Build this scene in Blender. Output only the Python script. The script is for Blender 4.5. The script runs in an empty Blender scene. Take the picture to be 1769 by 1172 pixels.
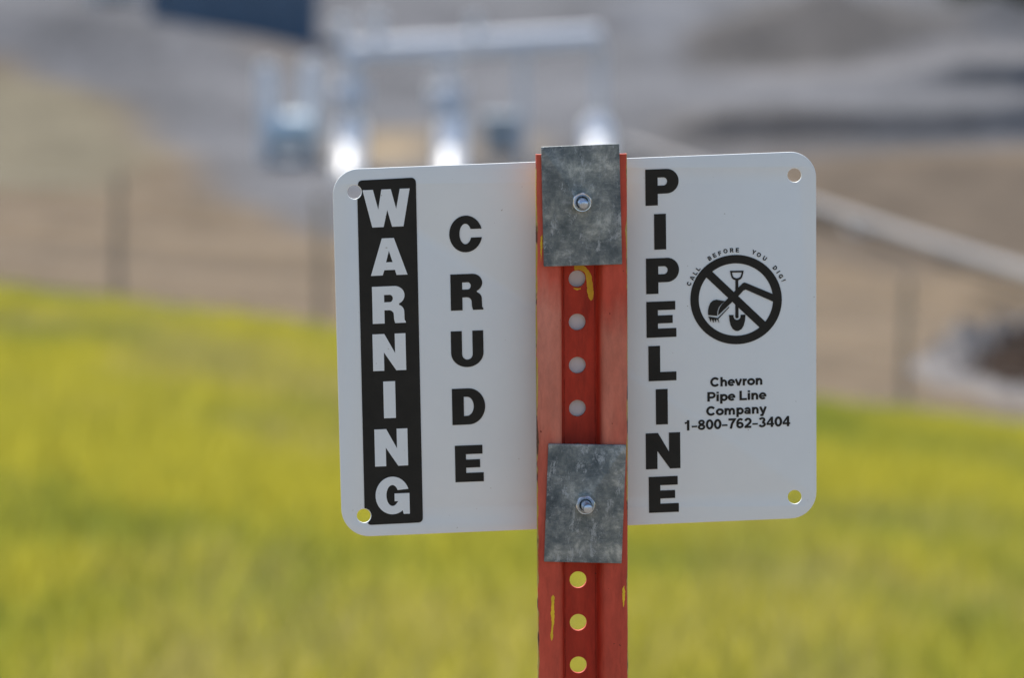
import bpy, bmesh, math, random
import numpy as np
from mathutils import Vector, Matrix

random.seed(7)
rng = np.random.default_rng(11)
S = bpy.context.scene
COL = S.collection

# ------------------------------------------------------------------ camera, sky, sun, exposure
PITCH = math.atan(1386.0 / 9828.0)          # looking slightly down the hillside
FPX, CX, CY = 200.0 / 36.0 * 1769.0, 884.5, 586.0
CAMZ = 1.6
cam_d = bpy.data.cameras.new("camera")
cam = bpy.data.objects.new("camera", cam_d)
COL.objects.link(cam)
cam.location = (0, 0, CAMZ)
cam.rotation_euler = (math.pi / 2 - PITCH, 0, 0)
cam_d.lens, cam_d.sensor_width = 200.0, 36.0
cam_d.clip_start, cam_d.clip_end = 0.1, 6000
cam_d.dof.use_dof = True
cam_d.dof.focus_distance = 3.335
cam_d.dof.aperture_fstop = 11.0
S.camera = cam

SUN_EL, SUN_AZ = math.radians(52), math.radians(-20)     # behind the sign, a little to the left
w = bpy.data.worlds.new("World")
S.world = w
w.use_nodes = True
nt = w.node_tree
nt.nodes.clear()
sky = nt.nodes.new("ShaderNodeTexSky")
sky.sky_type = 'NISHITA'
sky.sun_disc = False
sky.sun_elevation = SUN_EL
sky.sun_rotation = SUN_AZ
sky.air_density, sky.dust_density, sky.ozone_density = 1.0, 1.6, 1.0
bg = nt.nodes.new("ShaderNodeBackground")
bg.inputs[1].default_value = 0.14
wo = nt.nodes.new("ShaderNodeOutputWorld")
nt.links.new(sky.outputs[0], bg.inputs[0])
nt.links.new(bg.outputs[0], wo.inputs[0])

sd = bpy.data.lights.new("sun", 'SUN')
sd.energy, sd.angle, sd.color = 3.6, math.radians(0.5), (1.0, 0.95, 0.87)
sun = bpy.data.objects.new("sun", sd)
COL.objects.link(sun)
sdir = Vector((math.sin(SUN_AZ) * math.cos(SUN_EL), math.cos(SUN_AZ) * math.cos(SUN_EL), math.sin(SUN_EL)))
sun.rotation_euler = sdir.to_track_quat('Z', 'Y').to_euler()
sun.location = (0, 0, 30)

S.view_settings.view_transform = 'Standard'
S.view_settings.look = 'None'
S.view_settings.exposure = 0.55
S.view_settings.gamma = 1.0
S.render.engine = 'CYCLES'
S.cycles.use_denoising = True
S.cycles.max_bounces = 8

# ------------------------------------------------------------------ helpers
FWD = Vector((0, math.cos(PITCH), -math.sin(PITCH)))
UP = Vector((0, math.sin(PITCH), math.cos(PITCH)))


def ray(px, py):
    return FWD + Vector((1, 0, 0)) * ((px - CX) / FPX) + UP * (-(py - CY) / FPX)


def vnoise(x, y, seed=0):
    """smooth value noise on numpy arrays, 0..1"""
    r = np.random.default_rng(seed)
    t = r.random((256, 256))
    xi, yi = np.floor(x).astype(int), np.floor(y).astype(int)
    fx, fy = x - xi, y - yi
    fx, fy = fx * fx * (3 - 2 * fx), fy * fy * (3 - 2 * fy)
    a, b = t[xi % 256, yi % 256], t[(xi + 1) % 256, yi % 256]
    c, d = t[xi % 256, (yi + 1) % 256], t[(xi + 1) % 256, (yi + 1) % 256]
    return (a * (1 - fx) + b * fx) * (1 - fy) + (c * (1 - fx) + d * fx) * fy


def fbm(x, y, seed=0, n=4):
    s, amp, tot = 0, 1.0, 0
    for k in range(n):
        s = s + amp * vnoise(x * 2 ** k, y * 2 ** k, seed + k)
        tot += amp
        amp *= 0.55
    return s / tot


def sstep(a, b, x):
    t = np.clip((x - a) / (b - a), 0, 1)
    return t * t * (3 - 2 * t)


def tag(o, label=None, cat=None, group=None, kind=None):
    if label: o['label'] = label
    if cat: o['category'] = cat
    if group: o['group'] = group
    if kind: o['kind'] = kind
    return o


def empty(name, loc, rz=0):
    o = bpy.data.objects.new(name, None)
    o.empty_display_size = 0.2
    o.location = loc
    o.rotation_euler = (0, 0, rz)
    COL.objects.link(o)
    return o


def link(name, me, mat=None, parent=None, smooth=None):
    o = bpy.data.objects.new(name, me)
    COL.objects.link(o)
    if mat: me.materials.append(mat)
    if parent: o.parent = parent
    if smooth is not None:
        me.shade_smooth()
        me.set_sharp_from_angle(angle=math.radians(smooth))
    return o


def mesh_from_bm(name, bm):
    bmesh.ops.recalc_face_normals(bm, faces=bm.faces)
    me = bpy.data.meshes.new(name)
    bm.to_mesh(me)
    bm.free()
    return me


def obj(name, bm, mat, parent=None, smooth=35):
    return link(name, mesh_from_bm(name, bm), mat, parent, smooth)


def add_box(bm, c, size, rz=0, bevel=0.0):
    r = bmesh.ops.create_cube(bm, size=1.0)
    M = Matrix.Translation(c) @ Matrix.Rotation(rz, 4, 'Z') @ Matrix.Diagonal((*size, 1))
    bmesh.ops.transform(bm, matrix=M, verts=r['verts'])
    if bevel:
        es = list({e for v in r['verts'] for e in v.link_edges})
        bmesh.ops.bevel(bm, geom=es, offset=bevel, segments=2, affect='EDGES')


def add_tube(bm, pts, rad, seg=16, cap=True):
    """sweep a circle along a polyline; rad is a number or a list"""
    pts = [Vector(p) for p in pts]
    n = len(pts)
    rads = rad if isinstance(rad, (list, tuple)) else [rad] * n
    rings = []
    for i, p in enumerate(pts):
        t = (pts[min(i + 1, n - 1)] - pts[max(i - 1, 0)]).normalized()
        a = t.cross(Vector((0.31, 0.17, 0.93)))
        if a.length < 1e-3: a = t.cross(Vector((1, 0, 0)))
        a.normalize()
        b = t.cross(a)
        rings.append([bm.verts.new(p + (a * math.cos(k * 2 * math.pi / seg) + b * math.sin(k * 2 * math.pi / seg)) * rads[i])
                      for k in range(seg)])
    for i in range(n - 1):
        for k in range(seg):
            bm.faces.new((rings[i][k], rings[i][(k + 1) % seg], rings[i + 1][(k + 1) % seg], rings[i + 1][k]))
    if cap:
        bm.faces.new(rings[0]); bm.faces.new(rings[-1])


def bend(pts, r=0.2, n=5):
    """round the inner corners of a polyline"""
    pts = [Vector(p) for p in pts]
    out = [pts[0]]
    for i in range(1, len(pts) - 1):
        a = pts[i] + (pts[i - 1] - pts[i]).normalized() * r
        b = pts[i] + (pts[i + 1] - pts[i]).normalized() * r
        for k in range(n + 1):
            t = k / n
            out.append(a * (1 - t) ** 2 + pts[i] * 2 * t * (1 - t) + b * t * t)
    out.append(pts[-1])
    return out


# ------------------------------------------------------------------ materials
def new_mat(name):
    m = bpy.data.materials.new(name)
    m.use_nodes = True
    n = m.node_tree
    b = n.nodes["Principled BSDF"]
    return m, n, b


def nodes_noise(n, scale, detail=4, rough=0.6, coord='Object', stretch=None):
    tc = n.nodes.new("ShaderNodeTexCoord")
    src = tc.outputs[coord]
    if stretch:
        mp = n.nodes.new("ShaderNodeMapping")
        mp.inputs['Scale'].default_value = stretch
        n.links.new(src, mp.inputs['Vector'])
        src = mp.outputs[0]
    t = n.nodes.new("ShaderNodeTexNoise")
    t.inputs['Scale'].default_value = scale
    t.inputs['Detail'].default_value = detail
    t.inputs['Roughness'].default_value = rough
    n.links.new(src, t.inputs['Vector'])
    return t


def ramp(n, src, stops):
    r = n.nodes.new("ShaderNodeValToRGB")
    e = r.color_ramp.elements
    while len(e) < len(stops): e.new(0.5)
    for el, (p, c) in zip(e, stops):
        el.position = p
        el.color = (*c, 1)
    n.links.new(src, r.inputs[0])
    return r


def mix(n, fac, a, b, blend='MIX'):
    m = n.nodes.new("ShaderNodeMix")
    m.data_type = 'RGBA'
    m.blend_type = blend
    for s, v in ((0, fac), (6, a), (7, b)):
        if hasattr(v, 'links') or hasattr(v, 'is_output'):
            n.links.new(v, m.inputs[s])
        elif isinstance(v, (int, float)):
            m.inputs[s].default_value = v
        else:
            m.inputs[s].default_value = (*v, 1)
    return m.outputs[2]


def math_node(n, op, a, b=None, c=None):
    m = n.nodes.new("ShaderNodeMath")
    m.operation = op
    m.use_clamp = False
    for i, v in enumerate((a, b, c)):
        if v is None: continue
        if isinstance(v, (int, float)): m.inputs[i].default_value = v
        else: n.links.new(v, m.inputs[i])
    return m.outputs[0]


def bump(n, b, h, strength=0.2, dist=0.001):
    bp = n.nodes.new("ShaderNodeBump")
    bp.inputs['Strength'].default_value = strength
    bp.inputs['Distance'].default_value = dist
    n.links.new(h, bp.inputs['Height'])
    n.links.new(bp.outputs[0], b.inputs['Normal'])


def plain(name, col, rough=0.6, metal=0.0, var=0.12, scale=6.0):
    m, n, b = new_mat(name)
    t = nodes_noise(n, scale)
    r = ramp(n, t.outputs['Fac'], [(0.3, tuple(c * (1 - var) for c in col)), (0.7, tuple(min(1, c * (1 + var)) for c in col))])
    n.links.new(r.outputs[0], b.inputs['Base Color'])
    b.inputs['Roughness'].default_value = rough
    b.inputs['Metallic'].default_value = metal
    return m


# white enamel of the sign: faint dust and specks
M_SIGN, n, b = new_mat("white_enamel")
t1 = nodes_noise(n, 9, 5, 0.65)
t2 = nodes_noise(n, 420, 2, 0.5)
c1 = ramp(n, t1.outputs['Fac'], [(0.3, (0.775, 0.79, 0.75)), (0.7, (0.83, 0.848, 0.80))])
speck = ramp(n, t2.outputs['Fac'], [(0.735, (1, 1, 1)), (0.77, (0.55, 0.5, 0.42))])
n.links.new(mix(n, 1.0, c1.outputs[0], speck.outputs[0], 'MULTIPLY'), b.inputs['Base Color'])
b.inputs['Roughness'].default_value = 0.42
bump(n, b, t1.outputs['Fac'], 0.08, 0.002)

# black screen printing
M_INK, n, b = new_mat("black_print")
t = nodes_noise(n, 60, 4)
r = ramp(n, t.outputs['Fac'], [(0.3, (0.012, 0.011, 0.008)), (0.75, (0.022, 0.020, 0.015))])
n.links.new(r.outputs[0], b.inputs['Base Color'])
b.inputs['Roughness'].default_value = 0.5
b.inputs['Specular IOR Level'].default_value = 0.25

M_WHITEINK = M_SIGN

POST_X, LEAN = -0.0018, 0.0048
FADE_Z, FADE_TOP = 1.36, 1.553
# red post paint: weathered orange red, chalky on the faces, chips showing yellow and rust
M_POST, n, b = new_mat("weathered_red_paint")
tc = n.nodes.new("ShaderNodeTexCoord")
sx = n.nodes.new("ShaderNodeSeparateXYZ")
n.links.new(tc.outputs['Object'], sx.inputs[0])
big = nodes_noise(n, 14, 5, 0.6, stretch=(1.6, 1, 0.35))
fine = nodes_noise(n, 160, 5, 0.65, stretch=(1, 1, 0.35))
base = ramp(n, big.outputs['Fac'], [(0.25, (0.50, 0.042, 0.018)), (0.5, (0.62, 0.062, 0.026)), (0.75, (0.68, 0.10, 0.05))])
faded = ramp(n, big.outputs['Fac'], [(0.25, (0.58, 0.165, 0.095)), (0.5, (0.66, 0.225, 0.14)), (0.75, (0.68, 0.28, 0.19))])
# the exposed flanges have chalked; the recess keeps its colour, and the lower length is less faded
expo = math_node(n, 'MULTIPLY', math_node(n, 'SUBTRACT', math_node(n, 'MULTIPLY', sx.outputs[1], -1.0), 0.010), 110.0)
lowz = math_node(n, 'MULTIPLY', math_node(n, 'SUBTRACT', sx.outputs[2], FADE_Z), 9.0)
cl1 = n.nodes.new("ShaderNodeClamp"); n.links.new(expo, cl1.inputs[0])
upz = math_node(n, 'MULTIPLY', math_node(n, 'SUBTRACT', FADE_TOP, sx.outputs[2]), 30.0)
lowz = math_node(n, 'MINIMUM', lowz, upz)
cl2 = n.nodes.new("ShaderNodeClamp"); n.links.new(math_node(n, 'ADD', lowz, math_node(n, 'MULTIPLY', math_node(n, 'SUBTRACT', big.outputs['Fac'], 0.5), 2.4)), cl2.inputs[0]); cl2.inputs[1].default_value = 0.16; cl2.inputs[2].default_value = 0.85
fade = math_node(n, 'MULTIPLY', cl1.outputs[0], cl2.outputs[0])
chalk = ramp(n, fine.outputs['Fac'], [(0.35, (0.82, 0.82, 0.82)), (0.65, (1.06, 1.06, 1.06))])
col = mix(n, 1.0, mix(n, fade, base.outputs[0], faded.outputs[0]), chalk.outputs[0], 'MULTIPLY')
ax = math_node(n, 'ABSOLUTE', math_node(n, 'SUBTRACT', math_node(n, 'SUBTRACT', sx.outputs[0], POST_X), math_node(n, 'MULTIPLY', math_node(n, 'SUBTRACT', 1.62, sx.outputs[2]), LEAN)))
edge = math_node(n, 'MULTIPLY', math_node(n, 'SUBTRACT', ax, 0.0248), 520.0)        # 0..1 at the flange lips
chipn = nodes_noise(n, 75, 4, 0.7, stretch=(1, 1, 0.45))
chip = math_node(n, 'GREATER_THAN', math_node(n, 'ADD', math_node(n, 'MULTIPLY', edge, 0.5), chipn.outputs['Fac']), 0.86)
under = ramp(n, nodes_noise(n, 55, 3).outputs['Fac'], [(0.42, (0.52, 0.33, 0.03)), (0.54, (0.5, 0.36, 0.09)), (0.62, (0.14, 0.06, 0.03))])
chip2 = math_node(n, 'GREATER_THAN', nodes_noise(n, 210, 3, 0.6).outputs['Fac'], 0.735)
geo = n.nodes.new("ShaderNodeNewGeometry")
sn = n.nodes.new("ShaderNodeSeparateXYZ"); n.links.new(geo.outputs['True Normal'], sn.inputs[0])
col = mix(n, math_node(n, 'GREATER_THAN', sn.outputs[1], 0.8), col, (0.55, 0.36, 0.05))      # the back was left in old yellow
col = mix(n, chip, col, under.outputs[0])
col = mix(n, chip2, col, (0.20, 0.03, 0.015))
grime = ramp(n, nodes_noise(n, 38, 6, 0.75, stretch=(2.2, 1, 0.3)).outputs['Fac'], [(0.30, (0.55, 0.5, 0.47)), (0.46, (1, 1, 1))])
col = mix(n, 0.6, col, grime.outputs[0], 'MULTIPLY')
n.links.new(col, b.inputs['Base Color'])
b.inputs['Roughness'].default_value = 0.62
b.inputs['Specular IOR Level'].default_value = 0.3
bump(n, b, fine.outputs['Fac'], 0.25, 0.0004)

M_YELLOW = plain("yellow_paint", (0.84, 0.53, 0.012), 0.55, var=0.15, scale=90)

# galvanised plate: mottled zinc with scuffs
M_ZINC, n, b = new_mat("galvanised_zinc")
v = nodes_noise(n, 62, 9, 0.78)
v.inputs['Distortion'].default_value = 0.25
v2 = nodes_noise(n, 26, 4, 0.6, stretch=(1.0, 1, 0.7))
sc = nodes_noise(n, 330, 5, 0.8, stretch=(0.40, 1, 1.5))
sc2 = nodes_noise(n, 105, 8, 0.88, stretch=(1.3, 1, 0.6))
sc2.inputs['Distortion'].default_value = 0.3
a1 = ramp(n, v.outputs['Fac'], [(0.34, (0.075, 0.092, 0.098)), (0.46, (0.140, 0.160, 0.164)), (0.54, (0.225, 0.242, 0.235)), (0.64, (0.44, 0.45, 0.43))])
a2 = ramp(n, v2.outputs['Fac'], [(0.38, (0.66, 0.70, 0.71)), (0.60, (1.22, 1.19, 1.08))])
a3 = ramp(n, sc.outputs['Fac'], [(0.55, (0, 0, 0)), (0.64, (0.55, 0.55, 0.55))])
a4 = ramp(n, sc2.outputs['Fac'], [(0.56, (0, 0, 0)), (0.60, (0.75, 0.75, 0.75))])
c = mix(n, 1.0, a1.outputs[0], a2.outputs[0], 'MULTIPLY')
c = mix(n, a3.outputs[0], c, (0.33, 0.345, 0.34))
c = mix(n, a4.outputs[0], c, (0.42, 0.44, 0.43))
n.links.new(c, b.inputs['Base Color'])
b.inputs['Metallic'].default_value = 0.30
rr = ramp(n, v.outputs['Fac'], [(0.3, (0.55, 0.55, 0.55)), (0.7, (0.38, 0.38, 0.38))])
n.links.new(rr.outputs[0], b.inputs['Roughness'])
bump(n, b, v.outputs['Fac'], 0.35, 0.0006)

M_CHROMATE, n, b = new_mat("zinc_chromate_steel")
t = nodes_noise(n, 220, 3)
r = ramp(n, t.outputs['Fac'], [(0.38, (0.84, 0.80, 0.66)), (0.62, (0.88, 0.90, 0.93))])
n.links.new(r.outputs[0], b.inputs['Base Color'])
b.inputs['Metallic'].default_value = 1.0
b.inputs['Roughness'].default_value = 0.24

M_BOLT = plain("blue_zinc_steel", (0.50, 0.56, 0.64), 0.3, 1.0, var=0.2, scale=300)
M_WOOD = plain("grey_weathered_wood", (0.33, 0.268, 0.205), 0.85, var=0.25, scale=20)
M_WIRE = plain("galvanised_wire", (0.35, 0.35, 0.35), 0.4, 0.8)
M_PIPE = plain("white_pipe_coating", (0.72, 0.735, 0.75), 0.35, var=0.05)
M_BOLLARD = plain("white_bollard_paint", (0.78, 0.78, 0.77), 0.35, var=0.04)
M_PALEBLUE = plain("pale_blue_tank_paint", (0.50, 0.62, 0.68), 0.4, var=0.06)
M_BLUEBOX = plain("slate_blue_paint", (0.26, 0.32, 0.37), 0.5, var=0.1)
M_NAVY = plain("navy_corrugated_steel", (0.085, 0.132, 0.190), 0.45, var=0.12, scale=1.5)
M_NAVYROOF = plain("navy_roof_steel", (0.10, 0.16, 0.24), 0.5, var=0.1, scale=1.5)
M_CONCRETE = plain("pale_concrete", (0.66, 0.63, 0.58), 0.85, var=0.12)
M_STEELPIPE = plain("grey_pipe_coating", (0.23, 0.22, 0.21), 0.6, var=0.08)
M_ROCK = plain("pale_crushed_rock", (0.165, 0.152, 0.145), 0.9, var=0.4, scale=9)
M_SOIL = plain("dark_brown_soil", (0.030, 0.019, 0.013), 0.95, var=0.5, scale=5)
M_SOIL.node_tree.nodes["Principled BSDF"].inputs["Specular IOR Level"].default_value = 0.08
M_BARK = plain("shrub_bark", (0.09, 0.065, 0.045), 0.9, var=0.2)

# ------------------------------------------------------------------ the terrain (one sheet)
BERMS = []          # (x0, z0, x1, z1, height, front run, back run, end taper)


MOUNDS = [(7.7, 134.2, 4.6, 4.6, 1.75), (11.6, 137.0, 3.4, 3.4, 1.3), (4.3, 132.5, 2.6, 2.8, 0.55), (2.6, 141.0, 3.0, 3.0, 0.6), (-2.2, 142.0, 3.0, 3.0, 0.5),
          (-6.0, 116.5, 2.4, 2.2, 0.22), (-8.5, 121.0, 2.6, 2.4, 0.25), (9.0, 96.0, 3.2, 4.0, 0.35), (5.6, 104.0, 3.0, 4.0, 0.3)]


def base_drop(X, Z):
    """metres below the camera at (X, Z)"""
    Xc = 6.5 * np.tanh(X / 6.5)
    d50 = 7.22 + 0.158 * Xc
    near = 1.6 + (d50 - 1.6) * (np.clip(Z, -40, 50) / 50.0)
    t = np.clip((Z - 50) / 48.0, 0, 1)
    far = d50 + (12.0 - d50) * t
    d = np.where(Z < 50, near, far)
    return d


def berm_h(X, Z):
    h = np.zeros_like(X)
    for (x0, z0, x1, z1, H, fr, br, tp) in BERMS:
        dx, dz = x1 - x0, z1 - z0
        L = math.hypot(dx, dz)
        ux, uz = dx / L, dz / L
        s = (X - x0) * ux + (Z - z0) * uz
        q = -(X - x0) * uz + (Z - z0) * ux                   # >0 on the far side
        prof = np.where(q < fr, np.clip(q / fr, 0, 1), np.clip(1 - (q - fr) / br, 0, 1))
        prof = prof * prof * (3 - 2 * prof) * 0.5 + prof * 0.5
        e = sstep(0, tp, s) * sstep(0, tp, L - s)
        h = np.maximum(h, H * prof * e * (0.55 + 0.9 * fbm(s * 0.35 + 3.1, q * 0 + x0, 95, 3)))
        h = np.maximum(h, 0)
    # bank before the container: its crest climbs to the left
    hx_ = np.clip(0.16 + (-4.8 - X) * 0.185, 0, 1.15) * sstep(-3.6, -5.2, X)
    h = np.maximum(h, hx_ * sstep(127.0, 132.6, Z) * sstep(134.7, 133.4, Z))
    for (mx_, mz_, rx, rz, H) in MOUNDS:
        q = np.sqrt(((X - mx_) / rx) ** 2 + ((Z - mz_) / rz) ** 2)
        h = h + H * np.clip(1 - q, 0, 1) ** 1.2 * (0.85 + 0.4 * (fbm(X * 0.6, Z * 0.6, 91, 3) - 0.5))
    return h


def drop(X, Z):
    X, Z = np.asarray(X, float), np.asarray(Z, float)
    bumpy = (fbm(X * 0.5 + 40, Z * 0.5 + 40, 3, 3) - 0.5) * 0.10
    far = sstep(55, 75, Z) * (fbm(X * 0.22 + 9, Z * 0.22 + 9, 5, 3) - 0.5) * 0.25
    return base_drop(X, Z) - berm_h(X, Z) - bumpy - far


def gz(X, Z):
    return CAMZ - float(drop(np.array([X]), np.array([Z]))[0])


def ground_at(px, py, zmin=12, zmax=400):
    """where the line of sight through a photo point meets the terrain"""
    r = ray(px, py)
    Z = np.linspace(zmin, zmax, 8000)
    X = r.x / r.y * Z
    zz = CAMZ + r.z / r.y * Z
    g = CAMZ - base_drop(X, Z)
    i = int(np.argmax(zz < g))
    return float(X[i]), float(Z[i])


def at(px, py, Z):
    r = ray(px, py)
    return Vector((r.x / r.y * Z, Z, CAMZ + r.z / r.y * Z))


def berm(pa, pb, H, fr, br, tp):
    a, b_ = ground_at(*pa), ground_at(*pb)
    BERMS.append((*a, *b_, H, fr, br, tp))


# banks of spoil in the yard (foot of the near face, from one photo point to another)
berm((1100, 246), (2300, 232), 0.62, 0.75, 6.0, 2.2)
berm((1440, 152), (2400, 156), 0.62, 0.2, 7.0, 5.0)
berm((1330, 478), (1660, 545), 0.26, 0.40, 2.0, 0.7)
berm((-500, 470), (640, 600), 0.10, 0.25, 0.8, 0.5)

rows = np.unique(np.concatenate([np.arange(-40, 14, 2.0), np.arange(14, 56, 0.3), np.arange(56, 160, 0.22),
                                 np.geomspace(160, 3500, 46)]))
half = np.concatenate([np.arange(0, 15, 0.2), np.geomspace(15, 2500, 36)])
colsx = np.unique(np.concatenate([-half, half]))
XX, ZZ = np.meshgrid(colsx, rows)
DD = drop(XX, ZZ)
nr, nc = XX.shape


def px_of(X, Z, d):
    """photo column and row of a terrain point, used only to lay out soil zones where the place has them"""
    v0 = -d
    f = Z * FWD.y + v0 * FWD.z
    u = Z * UP.y + v0 * UP.z
    f = np.where(f < 1, 1, f)
    return CX + FPX * X / f, CY - FPX * u / f


# soil zones and a painted sunlit crest, in plan (masks are laid out on the terrain) (metres): X across, Z along the view
def zone_poly(pts, soft=12):
    """soft mask of a plan polygon"""
    P = [ground_at(*p) for p in pts]
    inside = np.zeros(XX.shape, bool)
    j = len(P) - 1
    for i in range(len(P)):
        xi, zi = P[i]; xj, zj = P[j]
        cnd = ((zi > ZZ) != (zj > ZZ)) & (XX + wob_x < (xj - xi) * (ZZ - zi) / (zj - zi + 1e-9) + xi)
        inside ^= cnd
        j = i
    m = inside.astype(np.float32)
    for _ in range(soft):                                              # soils grade into one another
        m[1:-1, 1:-1] = (m[1:-1, 1:-1] * 2 + m[:-2, 1:-1] + m[2:, 1:-1] + m[1:-1, :-2] + m[1:-1, 2:]) / 6
    return m


wob_x = (fbm(XX * 0.6, ZZ * 0.4, 21, 3) - 0.5) * 1.2
C = np.zeros((nr, nc, 3))
n1 = fbm(XX * 0.35, ZZ * 0.16, 31, 4)[..., None]
n2 = fbm(XX * 1.3, ZZ * 0.5, 37, 3)[..., None]
gravel = np.array([0.112, 0.113, 0.119]) * (0.45 + 1.1 * n1)
tan = np.array([0.156, 0.116, 0.074]) * (0.45 + 0.7 * n1 + 0.4 * n2)
turf = np.array([0.22, 0.20, 0.055]) * (0.7 + 0.6 * n1)
C[:] = gravel
# tan bank between grass and yard
tan_m = zone_poly([(-3000, 480), (-3000, 150), (0, 120), (120, 150), (230, 200), (270, 260), (420, 340), (570, 405), (700, 420),
                   (1000, 330), (1200, 300), (1400, 262), (1769, 250), (4000, 240), (4000, 700), (1769, 720), (570, 590)])
khaki_m = zone_poly([(-1500, 310), (-1500, 150), (0, 125), (120, 152), (225, 205), (255, 285), (170, 330)])
tanR = zone_poly([(1330, 470), (1330, 275), (1769, 262), (3000, 262), (3000, 470)])
sand_m = zone_poly([(590, 292), (640, 230), (745, 226), (770, 290)])
sand2_m = zone_poly([(800, 285), (830, 232), (930, 228), (950, 285)])
pink_m = zone_poly([(255, 62), (255, 26), (540, 72), (575, 130), (480, 122)])
paleR = zone_poly([(1180, 105), (1215, 40), (1330, 30), (1320, 75)])
road_m = zone_poly([(1090, 60), (1030, 10), (1150, -30), (1230, 20), (1180, 90), (1130, 150)])
for m_, c_ in ((tan_m, tan), (khaki_m, np.array([0.148, 0.128, 0.084]) * (0.8 + 0.4 * n2)),
               (tanR, np.array([0.106, 0.081, 0.057]) * (0.7 + 0.6 * n2)),
               (zone_poly([(1130, 120), (1330, 0), (1560, 0), (1690, 90), (1500, 120)]), np.array([0.098, 0.092, 0.088]) * (0.8 + 0.4 * n2)),
               (zone_poly([(1180, 134), (1420, 119), (1600, 102), (1769, 86), (2000, 70), (2000, 96), (1769, 110), (1600, 124), (1400, 140)], 5), np.array([0.165, 0.160, 0.160]) * (0.85 + 0.3 * n2)),  # sunlit crest of the bank, painted into the ground colour as a pale strip
               (zone_poly([(1080, 262), (1180, 190), (1330, 178), (1500, 240), (1400, 275)]), np.array([0.10, 0.095, 0.093]) * (0.8 + 0.4 * n2)),
               (sand_m, np.array([0.27, 0.21, 0.135]) * (0.85 + 0.3 * n2)), (sand2_m, np.array([0.21, 0.175, 0.135]) * (0.85 + 0.3 * n2)),
               (pink_m, np.array([0.145, 0.132, 0.122]) * (0.85 + 0.3 * n2)), (paleR, np.array([0.150, 0.134, 0.122]) * (0.85 + 0.3 * n2)),
               (road_m, np.array([0.135, 0.140, 0.152]) * (0.9 + 0.2 * n2))):
    C[:] = C * (1 - m_[..., None]) + c_ * m_[..., None]
edge_z = 50.0 + (fbm(XX * 0.8, XX * 0.3 + 7, 51, 3) - 0.5) * 3.0
gm = sstep(0.6, -0.6, ZZ - edge_z)[..., None]
C[:] = C * (1 - gm) + turf * gm
# unseen ground round the camera, gravel colour added for neutral bounce onto the sign
vm = sstep(10.5, 9.0, ZZ + (fbm(XX * 0.7, ZZ * 0.7, 81, 3) - 0.5) * 2.0)[..., None]
C[:] = C * (1 - vm) + np.array([0.235, 0.195, 0.15]) * (0.8 + 0.4 * n2) * vm

verts = np.stack([XX, ZZ, CAMZ - DD], -1).reshape(-1, 3)
idx = np.arange(nr * nc).reshape(nr, nc)
quads = np.stack([idx[:-1, :-1], idx[:-1, 1:], idx[1:, 1:], idx[1:, :-1]], -1).reshape(-1, 4)
me = bpy.data.meshes.new("ground")
me.vertices.add(len(verts)); me.vertices.foreach_set('co', verts.ravel())
me.loops.add(quads.size); me.loops.foreach_set('vertex_index', quads.ravel().astype(np.int32))
me.polygons.add(len(quads)); me.polygons.foreach_set('loop_start', np.arange(0, quads.size, 4, dtype=np.int32))
me.update(calc_edges=True)
ca = me.color_attributes.new("soil", 'FLOAT_COLOR', 'POINT')
ca.data.foreach_set('color', np.concatenate([C.reshape(-1, 3), np.ones((nr * nc, 1))], 1).astype(np.float32).ravel())
M_GROUND, n, b = new_mat("bare_ground")
at_ = n.nodes.new("ShaderNodeAttribute")
at_.attribute_name = "soil"
t = nodes_noise(n, 3.5, 8, 0.7)
r = ramp(n, t.outputs['Fac'], [(0.3, (0.6, 0.6, 0.6)), (0.7, (1.35, 1.35, 1.35))])
n.links.new(mix(n, 1.0, at_.outputs['Color'], r.outputs[0], 'MULTIPLY'), b.inputs['Base Color'])
b.inputs['Roughness'].default_value = 0.95
b.inputs['Specular IOR Level'].default_value = 0.1
bump(n, b, t.outputs['Fac'], 0.4, 0.05)
tag(link("ground", me, M_GROUND, None, 60), kind='structure')

# ------------------------------------------------------------------ grass (uncountable: one object)
M_GRASS, n, b = new_mat("meadow_grass")
ga = n.nodes.new("ShaderNodeAttribute")
ga.attribute_name = "blade"
n.links.new(ga.outputs['Color'], b.inputs['Base Color'])
b.inputs['Roughness'].default_value = 0.6
b.inputs['Specular IOR Level'].default_value = 0.2
tr = n.nodes.new("ShaderNodeBsdfTranslucent")
n.links.new(ga.outputs['Color'], tr.inputs['Color'])
ms = n.nodes.new("ShaderNodeMixShader")
ms.inputs[0].default_value = 0.45
n.links.new(b.outputs[0], ms.inputs[1]); n.links.new(tr.outputs[0], ms.inputs[2])
n.links.new(ms.outputs[0], n.nodes["Material Output"].inputs['Surface'])

NB = 170000
u = rng.random(NB)
Zb = 9.5 + 42.0 * u ** 0.75
Xb = (rng.random(NB) * 2 - 1) * (0.11 * Zb + 1.6)
NO = 150000                                                             # and the meadow to either side
Zo = 9.5 + 42.0 * rng.random(NO) ** 0.75
Xo = np.where(rng.random(NO) < .5, -1, 1) * ((0.11 * Zo + 1.6) + rng.random(NO) * (0.22 * Zo + 4.0))
Xb, Zb = np.concatenate([Xb, Xo]), np.concatenate([Zb, Zo])
NB = len(Xb)
keep = Zb < 50.0 + (fbm(Xb * 0.8, Xb * 0.3 + 7, 51, 3) - 0.5) * 3.0 + (rng.random(NB) - 0.6) * 1.2
Xb, Zb = Xb[keep], Zb[keep]
NB = len(Xb)
g0 = CAMZ - drop(Xb, Zb)
pn = fbm(Xb * 0.9 + 3, Zb * 0.22 + 5, 61, 4)
pn2 = fbm(Xb * 0.5 + 13, Zb * 0.12 + 25, 71, 3)
H = (0.07 + 0.15 * rng.random(NB)) * (0.6 + 0.8 * pn) * (1 - 0.5 * sstep(42, 50, Zb))
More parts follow.
